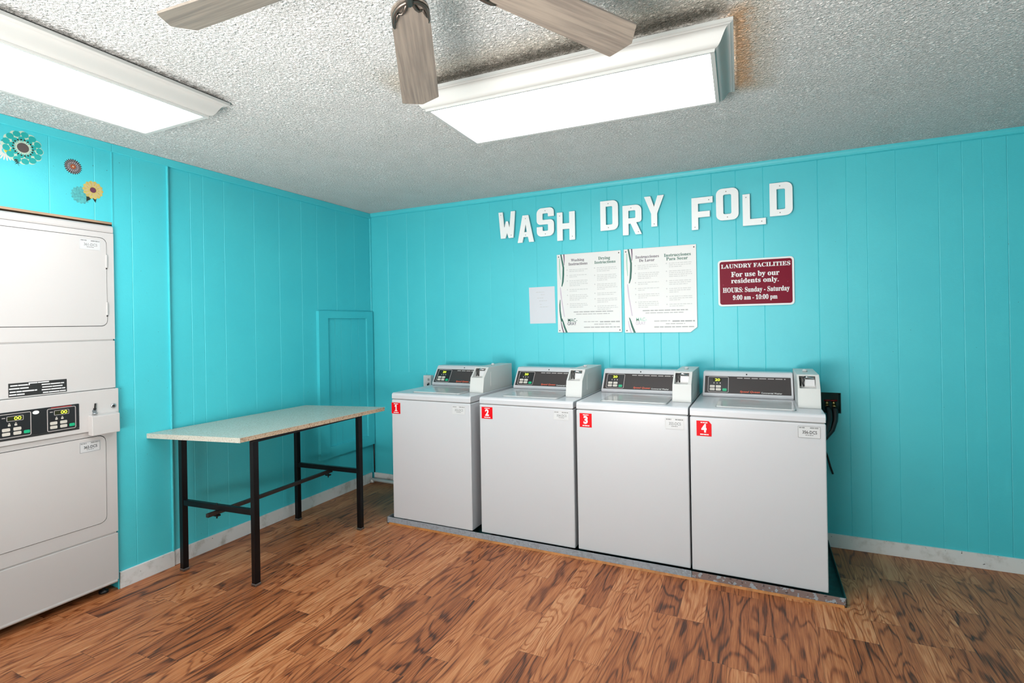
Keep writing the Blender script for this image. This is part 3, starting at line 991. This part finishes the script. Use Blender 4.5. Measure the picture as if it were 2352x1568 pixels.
    sl_.tube([(ox0 + .022, mid + .024, zk + .006), (ox0 + .018, mid + .025, zk + .024), (ox0 + .024, mid + .024, zk + .040), (ox0 + .020, mid + .026, zk + .054), (ox0 + .032, mid + .028, zk + .060)], .004, 8)
    sl_.build('coin_chute', 'rubber', cbx)
    MB().tube([(ox0 + .028, mid + .022, zk + .052), (ox0 + .038, mid + .022, zk + .058), (ox0 + .050, mid + .024, zk + .054), (ox0 + .072, mid + .026, zk + .050)], [.004, .006, .005, .004], 10).build('coin_slide', 'chrome', cbx)
    MB().lathe((x + .265, y + .445, zt), (0, 0, 1), [(.013, 0), (.0135, .006), (.011, .012), (.005, .015), (.0005, .0155)], 20).build('lock_cap', 'plastic', cbx)
    SF = Frame((bx1, 0, 0), (0, 1, 0), (0, 0, 1))
    MB().fshape(SF, [rrect(y + .30, y + .42, .972, 1.075, .006)], 0, .0016).build('side_plate', 'coin', cbx, bevel=.0008)
    return t


washers = [make_washer(*WPOS[0])]
for (x, y), lab in zip(WPOS[1:], WLAB[1:]):
    washers.append(copy_tree(washers[0], (x, y, WZ), lab))
IDS = ['353-DCS', '354-DCS', '355-DCS', '356-DCS']
NUM = [(.823, .899, .790, .868), (1.550, 1.630, .798, .874), (2.220, 2.295, .788, .871), (2.889, 2.966, .787, .870)]
IDP = [(1.329, 1.430, .815, .873), (2.054, 2.154, .822, .877), (2.721, 2.823, .812, .876), (3.376, 3.478, .814, .876)]
for i, t in enumerate(washers):
    F = Frame((0, WPOS[i][1], 0), (1, 0, 0), (0, 0, 1))
    u0, u1, v0, v1 = NUM[i]
    w, h = u1 - u0, v1 - v0
    shp = [(u0, v0), (u1, v0), (u1, v1), (u0, v1)]
    if i == 3:
        shp = [(u0, v0), (u1, v0), (u1, v1 - .2 * h), (u1 - .18 * w, v1), (u0, v1)]
    nt_ = MB().fpoly(F, shp, .0002, .0012).build('number_tag', 'red', t)
    if i == 0:
        one = [(.36, .24), (.66, .24), (.66, .31), (.58, .31), (.58, .82), (.48, .82), (.36, .70), (.36, .63), (.46, .66), (.46, .31), (.36, .31)]
        MB().fshape(F, [[(u0 + p * w, v0 + q * h) for p, q in one]], .0012, .0018).build('numeral', 'white', nt_)
    else:
        MB().text(F, str(i + 1), u0 + .324 * w, u0 + .676 * w, v0 + .24 * h, v0 + .82 * h, .0012, .0018, .045).build('numeral', 'white', nt_)
    R = random.Random(i)
    MB().bars(F, u0 + .28 * w, u0 + .75 * w, v0 + .86 * h, .06 * h, .0012, .0017, R, (.008, .014), .002).build('print', 'white', nt_)
    MB().bars(F, u0 + .24 * w, u0 + .80 * w, v0 + .08 * h, .07 * h, .0012, .0017, R, (.01, .02), .002).build('print', 'white', nt_)
    a = IDP[i]
    id_label(F, t, *a, IDS[i], .0002, i == 3)

# ------------------------------------------------------------------ wall letters
LET = {'W': ([[(0, 1), (.25, 1), (.34, .40), (.44, .64), (.56, .64), (.66, .40), (.75, 1), (1, 1), (.88, 0), (.60, 0), (.5, .2), (.40, 0), (.12, 0)]], [(.14, .90), (.75, .10)]),
       'A': ([[(0, 0), (.32, 1), (.68, 1), (1, 0), (.71, 0), (.64, .2), (.36, .2), (.29, 0)], [(.42, .38), (.58, .38), (.5, .68)]], [(.5, .88), (.5, .27)]),
       'S': ([[(0, .34), (0, 0, .3), (1, 0, .3), (1, .58, .22), (.34, .58, .05), (.34, .81, .05), (.66, .81, .05), (.66, .69), (1, .69), (1, 1, .3), (0, 1, .3), (0, .42, .22), (.66, .42, .05), (.66, .19, .05), (.34, .19, .05), (.34, .34)]], [(.5, .90), (.5, .08)]),
       'H': ([[(0, 0), (.31, 0), (.31, .40), (.69, .40), (.69, 0), (1, 0), (1, 1), (.69, 1), (.69, .60), (.31, .60), (.31, 1), (0, 1)]], [(.15, .88), (.85, .12)]),
       'D': ([[(0, 0), (1, 0, .3), (1, 1, .3), (0, 1)], [(.31, .19), (.68, .19, .06), (.68, .81, .06), (.31, .81)]], [(.45, .90), (.45, .09)]),
       'R': ([[(0, 0), (.31, 0), (.31, .38), (.42, .38), (.68, 0), (1, 0), (.72, .41), (1, .42, .22), (1, 1, .3), (0, 1)], [(.31, .56), (.68, .56, .05), (.68, .82, .05), (.31, .82)]], [(.45, .91), (.83, .08)]),
       'Y': ([[(0, 1), (.32, 1), (.5, .64), (.68, 1), (1, 1), (.65, .42), (.65, 0), (.35, 0), (.35, .42)]], [(.5, .70), (.5, .08)]),
       'F': ([[(0, 0), (.31, 0), (.31, .38), (.86, .38), (.86, .56), (.31, .56), (.31, .81), (1, .81), (1, 1), (0, 1)]], [(.82, .90), (.15, .08)]),
       'O': ([[(0, 0, .28), (1, 0, .28), (1, 1, .28), (0, 1, .28)], [(.32, .19, .07), (.68, .19, .07), (.68, .81, .07), (.32, .81, .07)]], [(.45, .90), (.5, .09)]),
       'L': ([[(0, 0), (1, 0), (1, .2), (.32, .2), (.32, 1), (0, 1)]], [(.15, .90), (.82, .10)])}
PLACE = [('W', 1.334, 1.479, 2.096, 2.305, 'in WASH'), ('A', 1.499, 1.637, 2.050, 2.261, 'in WASH'), ('S', 1.663, 1.805, 2.084, 2.301, 'in WASH'), ('H', 1.830, 1.972, 2.039, 2.252, 'in WASH'),
         ('D', 2.168, 2.299, 2.084, 2.299, 'in DRY'), ('R', 2.332, 2.466, 2.037, 2.248, 'in DRY'), ('Y', 2.486, 2.622, 2.081, 2.295, 'in DRY'),
         ('F', 2.804, 2.939, 2.032, 2.248, 'in FOLD'), ('O', 2.960, 3.098, 2.079, 2.289, 'in FOLD'), ('L', 3.122, 3.258, 2.030, 2.235, 'in FOLD'), ('D', 3.281, 3.411, 2.076, 2.286, 'in FOLD')]
for ch, x0, x1, z0, z1, wd in PLACE:
    t = thing('wall_letter', 'white block letter %s %s on the teal back wall' % (ch, wd), 'letter', ((x0 + x1) / 2, 0, z0), 'letters spelling WASH DRY FOLD')
    outl, scr = LET[ch]
    w, h = x1 - x0, z1 - z0
    sh = [fillet([(x0 + q[0] * w, z0 + q[1] * h, (q[2] * w if len(q) > 2 else 0)) for q in o_], 5) for o_ in outl]
    MB().fshape(BACK, sh, .018, .031).build('face', 'letter', t, bevel=.0012)
    for (u, v) in scr:
        MB().lathe(BACK.p(x0 + u * w, z0 + v * h, .0015), (0, -1, 0), [(.0035, 0), (.0035, .030), (.001, .0315)], 10).build('screw', 'grey', t)

# ------------------------------------------------------------------ sign
sg = thing('laundry_sign', 'burgundy laundry facilities sign with white border on the back wall', 'sign', (3.19, 0, 1.51))
sx0, sx1, sz0, sz1 = 2.963, 3.414, 1.508, 1.816
MB().fshape(BACK, [rrect(sx0, sx1, sz0, sz1, .022)], .004, .009).build('border_plate', 'white', sg)
MB().fshape(BACK, [rrect(sx0 + .011, sx1 - .011, sz0 + .011, sz1 - .011, .015)], .009, .0098).build('face', 'signred', sg)
sw, sh_ = sx1 - sx0, sz1 - sz0
for s_, a, b, v0, v1, dsc in (('LAUNDRY FACILITIES', .045, .955, .815, .905, 0), ('For use by our', .18, .815, .595, .735, 1), ('residents only.', .18, .805, .462, .595, 1),
                             ('HOURS: Sunday - Saturday', .065, .94, .265, .400, 1), ('9:00 am - 10:00 pm', .20, .785, .105, .235, 1)):
    MB().text(BACK, s_, sx0 + a * sw, sx0 + b * sw, sz0 + v0 * sh_, sz0 + v1 * sh_, .0098, .0106, .012, 0, True).build('lettering', 'white', sg)
for u, v in ((.075, .46), (.92, .48)):
    MB().lathe(BACK.p(sx0 + u * sw, sz0 + v * sh_, .0098), (0, -1, 0), [(.005, 0), (.004, .002), (.001, .003)], 12).build('screw', plain('painted_screw', (.42, .03, .08), .3), sg)

# ------------------------------------------------------------------ posters
def ribbon(F, pts, d0, d1):
    """pts: (v, u_left, width) from the top down"""
    L = [(u, v) for v, u, w in pts]
    Rr = [(u + w, v) for v, u, w in pts][::-1]
    mb = MB()
    for (a, b) in zip(range(len(pts) - 1), range(1, len(pts))):
        (v0, u0, w0), (v1, u1, w1) = pts[a], pts[b]
        mb.fpoly(F, [(u0, v0), (u1, v1), (u1 + w1, v1), (u0 + w0, v0)], d0, d1)
    return mb


def poster(label, x0, x1, z0, z1, heads, faded, chip):
    t = thing('instruction_poster', label, 'poster', ((x0 + x1) / 2, 0, z0), 'washing and drying instruction posters')
    w, h = x1 - x0, z1 - z0
    U = lambda a: x0 + a * w
    V = lambda a: z1 - a * h
    pts = fillet([(x0, z0), (x1 - .045, z0), (x1, z0 + .035), (x1, z1), (x0, z1)] if chip else [(x0, z0), (x1, z0), (x1, z1), (x0, z1)])
    MB().fpoly(BACK, pts, .006, .010).build('board', 'poster', t, bevel=.001)
    d0, d1 = .010, .0106
    for k, (lines, a, b, mat) in enumerate(heads):
        mb = MB()
        for s_, (p, q), (v0, v1) in lines:
            mb.text(BACK, s_, U(p), U(q), V(v1), V(v0), d0, d1, .01, 0, True)
        mb.build('heading', mat, t)
    R = random.Random(11 if chip else 4)
    for (ca, cb_, v) in ((.165, .50, .200), (.60, .945, .195)):
        vv = v
        while vv < .70:
            n = R.choice((2, 3, 4))
            fp = MB()
            fp.fshape(BACK, [[(U(ca) + .0045 * math.cos(q), V(vv) - .002 + .0045 * math.sin(q)) for q in [i * math.pi / 4 for i in range(8)]]], d0, d1)
            for j in range(n):
                fp.bars(BACK, U(ca + .035), U(cb_ - (R.uniform(.06, .2) if j == n - 1 else R.uniform(0, .03))), V(vv + j * .021) - .004, .0048, d0, d1, R, (.008, .03), .004)
            vv += n * .021 + .028
            fp.build('fine_print', 'palegrey', t)
    for v, a, b, hh in ((.735, .26, .88, .007), (.765, .30, .82, .005), (.862, .42, .64, .005), (.862, .67, .97, .009), (.895, .58, .84, .005), (.93, .42, .97, .007)):
        MB().bars(BACK, U(a), U(b), V(v) - hh, hh, d0, d1, R, (.02, .05), .005).build('footer_print', 'midgrey', t)
    rm = MB()
    ribbon(BACK, [(V(.0), U(.058), .010), (V(.10), U(.078), .012), (V(.17), U(.092), .013), (V(.26), U(.088), .014), (V(.35), U(.080), .013), (V(.41), U(.068), .007)], d0, d1).build('green_ribbon', 'ribgreen', t)
    if not faded:
        ribbon(BACK, [(V(.58), U(.042), .004), (V(.64), U(.030), .009), (V(.72), U(.030), .010), (V(.80), U(.040), .012), (V(.86), U(.052), .010)], d0, d1).build('green_ribbon', 'ribgreen', t)
    ribbon(BACK, [(V(.82), U(.062), .006), (V(.86), U(.075), .010), (V(.93), U(.095), .014), (V(1.0), U(.128), .015)], d0, d1).build('green_ribbon', 'ribgreen', t)
    ribbon(BACK, [(V(.0), U(.108), .009), (V(.06), U(.114), .007), (V(.14), U(.116), .003)], d0, d1).build('plum_ribbon', 'ribpurple', t)
    ribbon(BACK, [(V(.05), U(.040), .006), (V(.14), U(.036), .008), (V(.24), U(.040), .007), (V(.32), U(.052), .004)], d0, d1 - .0002).build('pale_ribbon', 'ribpale', t)
    ribbon(BACK, [(V(.42), U(.044), .006), (V(.50), U(.048), .010), (V(.58), U(.060), .008), (V(.68), U(.080), .008), (V(.80), U(.104), .007)], d0, d1 - .0002).build('lilac_ribbon', 'riblilac', t)
    ribbon(BACK, [(V(.86), U(.050), .004), (V(.93), U(.060), .008), (V(1.0), U(.085), .008)], d0, d1 - .0002).build('plum_ribbon', 'ribpurple' if not faded else 'riblilac', t)
    MB().text(BACK, 'MAC-', U(.165), U(.315), V(.865), V(.822), d0, d1, .008).build('logo_lettering', 'ribgreen' if not faded else 'ribpale', t)
    MB().text(BACK, 'GRAY', U(.158), U(.300), V(.908), V(.868), d0, d1, .008).build('logo_lettering', 'navy' if not faded else 'riblilac', t)
    for a, b in ((.03, .03), (.97, .03), (.03, .975), (.97, .975)):
        if chip and (a, b) == (.97, .975):
            continue
        MB().lathe(BACK.p(U(a), V(b), .0), (0, -1, 0), [(.0045, 0), (.0045, .011), (.002, .0125)], 10).build('nail', 'nail', t)
    return t


poster('English instruction poster with a green and plum ribbon border', 1.816, 2.309, 1.342, 1.936,
       [([('Washing', (.23, .44), (.065, .108)), ('Instructions', (.19, .49), (.112, .148))], 0, 0, 'headpurple'),
        ([('Drying', (.66, .84), (.062, .110)), ('Instructions', (.60, .92), (.112, .148))], 0, 0, 'headgreen')], False, False)
poster('Spanish instruction poster with its lower right corner broken off', 2.330, 2.827, 1.337, 1.938,
       [([('Instrucciones', (.17, .50), (.085, .120)), ('De Lavar', (.22, .44), (.128, .162))], 0, 0, 'headpurple'),
        ([('Instrucciones', (.57, .93), (.085, .122)), ('Para Secar', (.60, .89), (.128, .165))], 0, 0, 'headgreen')], True, True)
pg = thing('paper_notice', 'plain white sheet of paper left of the English poster', 'notice', (1.686, 0, 1.41))
MB().fpoly(BACK, [(1.582, 1.413), (1.796, 1.414), (1.791, 1.698), (1.576, 1.697)], .0016, .0024).build('sheet', 'paper', pg)
R = random.Random(2)
for z, a, b in ((1.655, .06, .13), (1.635, .10, .13), (1.610, .07, .12), (1.588, .085, .15), (1.560, .09, .11), (1.540, .09, .16)):
    MB().bars(BACK, 1.576 + a, 1.576 + b, z, .004, .0024, .0027, R, (.008, .02), .004).build('print', 'palegrey', pg)

# ------------------------------------------------------------------ outlet, wall box, pipe, cables
ot = thing('wall_outlet', 'white outlet box on the back wall beside the first washer', 'outlet', (.63, 0, .87))
MB().fbox(BACK, .592, .668, .872, .985, .0005, .045).build('box', 'plastic', ot, bevel=.003)
MB().fbox(BACK, .637, .655, .905, .925, .045, .047).build('socket', 'grey', ot)
MB().fbox(BACK, .637, .655, .940, .960, .045, .047).build('socket', 'grey', ot)
MB().tube([(.646, -.047, .912), (.646, -.062, .910), (.655, -.068, .895), (.690, -.06, .88), (.74, -.045, .86)], .006, 10).build('plug_cord', 'rubber', ot)

ob_ = thing('washer_outlet_box', 'dark recessed plumbing box in the wall behind the fourth washer', 'outlet box', (3.53, 0, .83))
h0, h1, v0, v1 = OUTLET_HOLE
oc = MB()
oc.fbox(BACK, h0, h1, v0, v1, -.085, -.080).fbox(BACK, h0, h0 + .003, v0, v1, -.08, .0).fbox(BACK, h1 - .003, h1, v0, v1, -.08, .0).fbox(BACK, h0, h1, v0, v0 + .003, -.08, .0).fbox(BACK, h0, h1, v1 - .003, v1, -.08, .0)
oc.build('box', plain('grimy_teal_box', (.006, .10, .095), .5), ob_)
for x in (3.585, 3.622):
    vv = MB().lathe((x, .035, .872), (0, 0, 1), [(.010, 0), (.010, .02), (.006, .022), (.006, .028)], 12).build('valve', 'brass', ob_)
    MB().tube([(x, .035, .872), (x, .012, .870), (x, .0, .860)], .012, 12).build('hose_bib', 'brass', ob_)
    MB().tube([(x - .017, .030, .902), (x + .017, .030, .903)], .006, 8).build('valve_handle', 'valve', vv)
hz = MB()
hz.tube([(3.622, -.004, .858), (3.622, -.018, .850), (3.622, -.034, .832), (3.618, -.045, .79), (3.60, -.06, .735), (3.565, -.07, .69), (3.53, -.075, .65), (3.50, -.07, .60)], .016, 12)
tag(hz.build('supply_hose', 'rubber', loc=(3.622, .0, .86)), 'outer black hose looping out of the plumbing box behind the fourth washer', 'hose', 'black washer hoses')
hz = MB()
hz.tube([(3.585, -.004, .862), (3.587, -.018, .855), (3.590, -.04, .838), (3.588, -.066, .80), (3.573, -.092, .75), (3.553, -.108, .712), (3.532, -.122, .67), (3.526, -.128, .60)], .016, 12)
tag(hz.build('supply_hose', 'rubber', loc=(3.585, .0, .86)), 'inner black hose tucked close to the side of the fourth washer', 'hose', 'black washer hoses')
cz = MB()
cz.tube([(3.50, -.05, .66), (3.555, -.03, .635), (3.578, -.02, .56), (3.592, -.018, .50), (3.606, -.016, .455)], .006, 8)
tag(cz.build('power_cord', 'rubber', loc=(3.55, -.03, .46)), 'thin black cord end hanging on the wall below the plumbing box', 'cord')
pp = MB()
pp.tube([(.032, -.060, .032), (.75, -.060, .030)], .015, 14)
pp.tube([(.032, -.060, .032), (.032, -.060, .006)], [.017, .017], 14)
tag(pp.build('drain_pipe', 'pipe', loc=(.4, -.06, .0)), 'white pipe along the floor of the back wall left of the first washer', 'pipe')
tag(MB().tube([(.026, -.024, .088), (.026, -.025, .20), (.025, -.026, .342)], .006, 8).build('wall_cable', 'rubber', loc=(.026, -.025, .088)), 'short black cable dropping from the access panel in the corner', 'cable')

# ------------------------------------------------------------------ flower stickers above the dryer
def disc(F, u, v, r, d0, d1, n=28, lobes=0, amp=0.0):
    N = n if not lobes else lobes * 6
    pts = []
    for i in range(N):
        a = 2 * math.pi * i / N
        rr = r * (1 + (amp * (abs(math.cos(a * lobes / 2)) - .6) if lobes else 0))
        pts.append((u + rr * math.cos(a), v + rr * math.sin(a)))
    return MB().fpoly(F, pts, d0, d1)


def petals(F, u, v, r0, r1, n, frac, d0, d1, ph=0.0, rad=None):
    mb = MB()
    for i in range(n):
        a = 2 * math.pi * (i + ph) / n
        m = (r0 + r1) / 2
        hl = (r1 - r0) / 2
        hw = math.pi * m / n * frac
        mb.fpoly(F, [(u + (m + hl * math.cos(q)) * math.cos(a) - hw * math.sin(q) * math.sin(a), v + (m + hl * math.cos(q)) * math.sin(a) + hw * math.sin(q) * math.cos(a)) for q in [k * math.pi / 5 for k in range(10)]], d0, d1)
    return mb


def sprig(F, u, v, sc, ang, d0, d1, n=4):
    mb = MB()
    for i in range(n):
        for sgn in (-1, 1):
            b = i / n * sc
            a = ang + sgn * .9
            cu, cv = u + b * math.cos(ang), v + b * math.sin(ang)
            l = sc * .55
            e = (cu + l * math.cos(a), cv + l * math.sin(a))
            nx, ny = -math.sin(a) * l * .18, math.cos(a) * l * .18
            m = ((cu + e[0]) / 2, (cv + e[1]) / 2)
            mb.fpoly(F, [(cu, cv), (m[0] + nx, m[1] + ny), e, (m[0] - nx, m[1] - ny)], d0, d1)
    e = (u + sc * 1.5 * math.cos(ang), v + sc * 1.5 * math.sin(ang))
    nx, ny = -math.sin(ang) * sc * .12, math.cos(ang) * sc * .12
    mb.fpoly(F, [(u - nx, v - ny), e, (u + nx, v + ny)], d0, d1)
    return mb


WF = Frame((.0102, 0, 0), (0, 1, 0), (0, 0, 1))
G = 'flower stickers above the dryer'
t = thing('flower_sticker', 'largest flower sticker, teal scalloped petals with a brown centre', 'sticker', (.0102, -2.498, 2.228), G)
disc(WF, -2.498, 2.305, .077, .0, .0004, lobes=12, amp=.12).build('backing', 'cream', t)
petals(WF, -2.498, 2.305, .050, .0785, 13, 1.0, .0004, .0007).build('outer_petals', 'teal2', t)
petals(WF, -2.498, 2.305, .026, .0535, 9, 1.02, .0007, .0010, .4).build('inner_petals', 'teal2', t)
petals(WF, -2.498, 2.305, .020, .036, 26, .7, .0010, .0012).build('stamens', 'cream', t)
petals(WF, -2.498, 2.305, .034, .042, 18, .55, .0010, .0013).build('stamen_tips', 'leaf', t)
disc(WF, -2.498, 2.305, .023, .0010, .0014).build('center', 'brown', t)
sprig(WF, -2.527, 2.243, .022, -1.15, .0006, .0010, 3).build('leaf_sprig', 'leaf', t)
t = thing('flower_sticker', 'white daisy sticker with yellow centre at the photo edge', 'sticker', (.0102, -2.565, 2.215), G)
petals(WF, -2.563, 2.272, .012, .046, 22, .8, .0, .0003).build('petals', plain('daisy_petals', (.70, .68, .64), .5), t)
disc(WF, -2.555, 2.276, .013, .0003, .0006).build('center', 'gold', t)
sprig(WF, -2.572, 2.305, .018, 1.5, .0, .0003, 2).build('leaf_sprig', 'leaf', t)
t = thing('flower_sticker', 'small dark daisy sticker with a rust red centre', 'sticker', (.0102, -2.295, 2.228), G)
disc(WF, -2.295, 2.268, .036, .0, .0003).build('backing', plain('pale_mauve', (.40, .33, .36), .5), t)
petals(WF, -2.295, 2.268, .022, .041, 24, .62, .0003, .0006).build('petals', 'leaf', t)
petals(WF, -2.295, 2.268, .012, .022, 14, .5, .0003, .0006, .3).build('inner_petals', 'leaf', t)
disc(WF, -2.295, 2.268, .0125, .0006, .0009).build('center', 'rustc', t)
disc(WF, -2.295, 2.268, .005, .0009, .0011).build('center_dot', 'tan', t)
t = thing('flower_sticker', 'soft teal flower sticker tucked behind the yellow flower', 'sticker', (.0102, -2.262, 2.08), G)
disc(WF, -2.262, 2.128, .043, .0, .0003, lobes=16, amp=.16).build('petals', 'teal3', t)
t = thing('flower_sticker', 'yellow flower sticker with plum centre and dark leaves', 'sticker', (.0102, -2.207, 2.11), G)
disc(WF, -2.207, 2.166, .046, .0004, .0008, lobes=14, amp=.14).build('petals', 'yellow', t)
petals(WF, -2.207, 2.166, .018, .044, 14, .42, .0008, .0010, .5).build('petal_veins', 'tan', t)
disc(WF, -2.207, 2.166, .0145, .0010, .0013).build('center', 'plum', t)
MB().fpoly(WF, [(-2.238, 2.140), (-2.238, 2.100), (-2.222, 2.112), (-2.211, 2.124), (-2.196, 2.100), (-2.190, 2.128), (-2.212, 2.136), (-2.226, 2.148)], .0002, .0004).build('leaf', 'leaf', t)
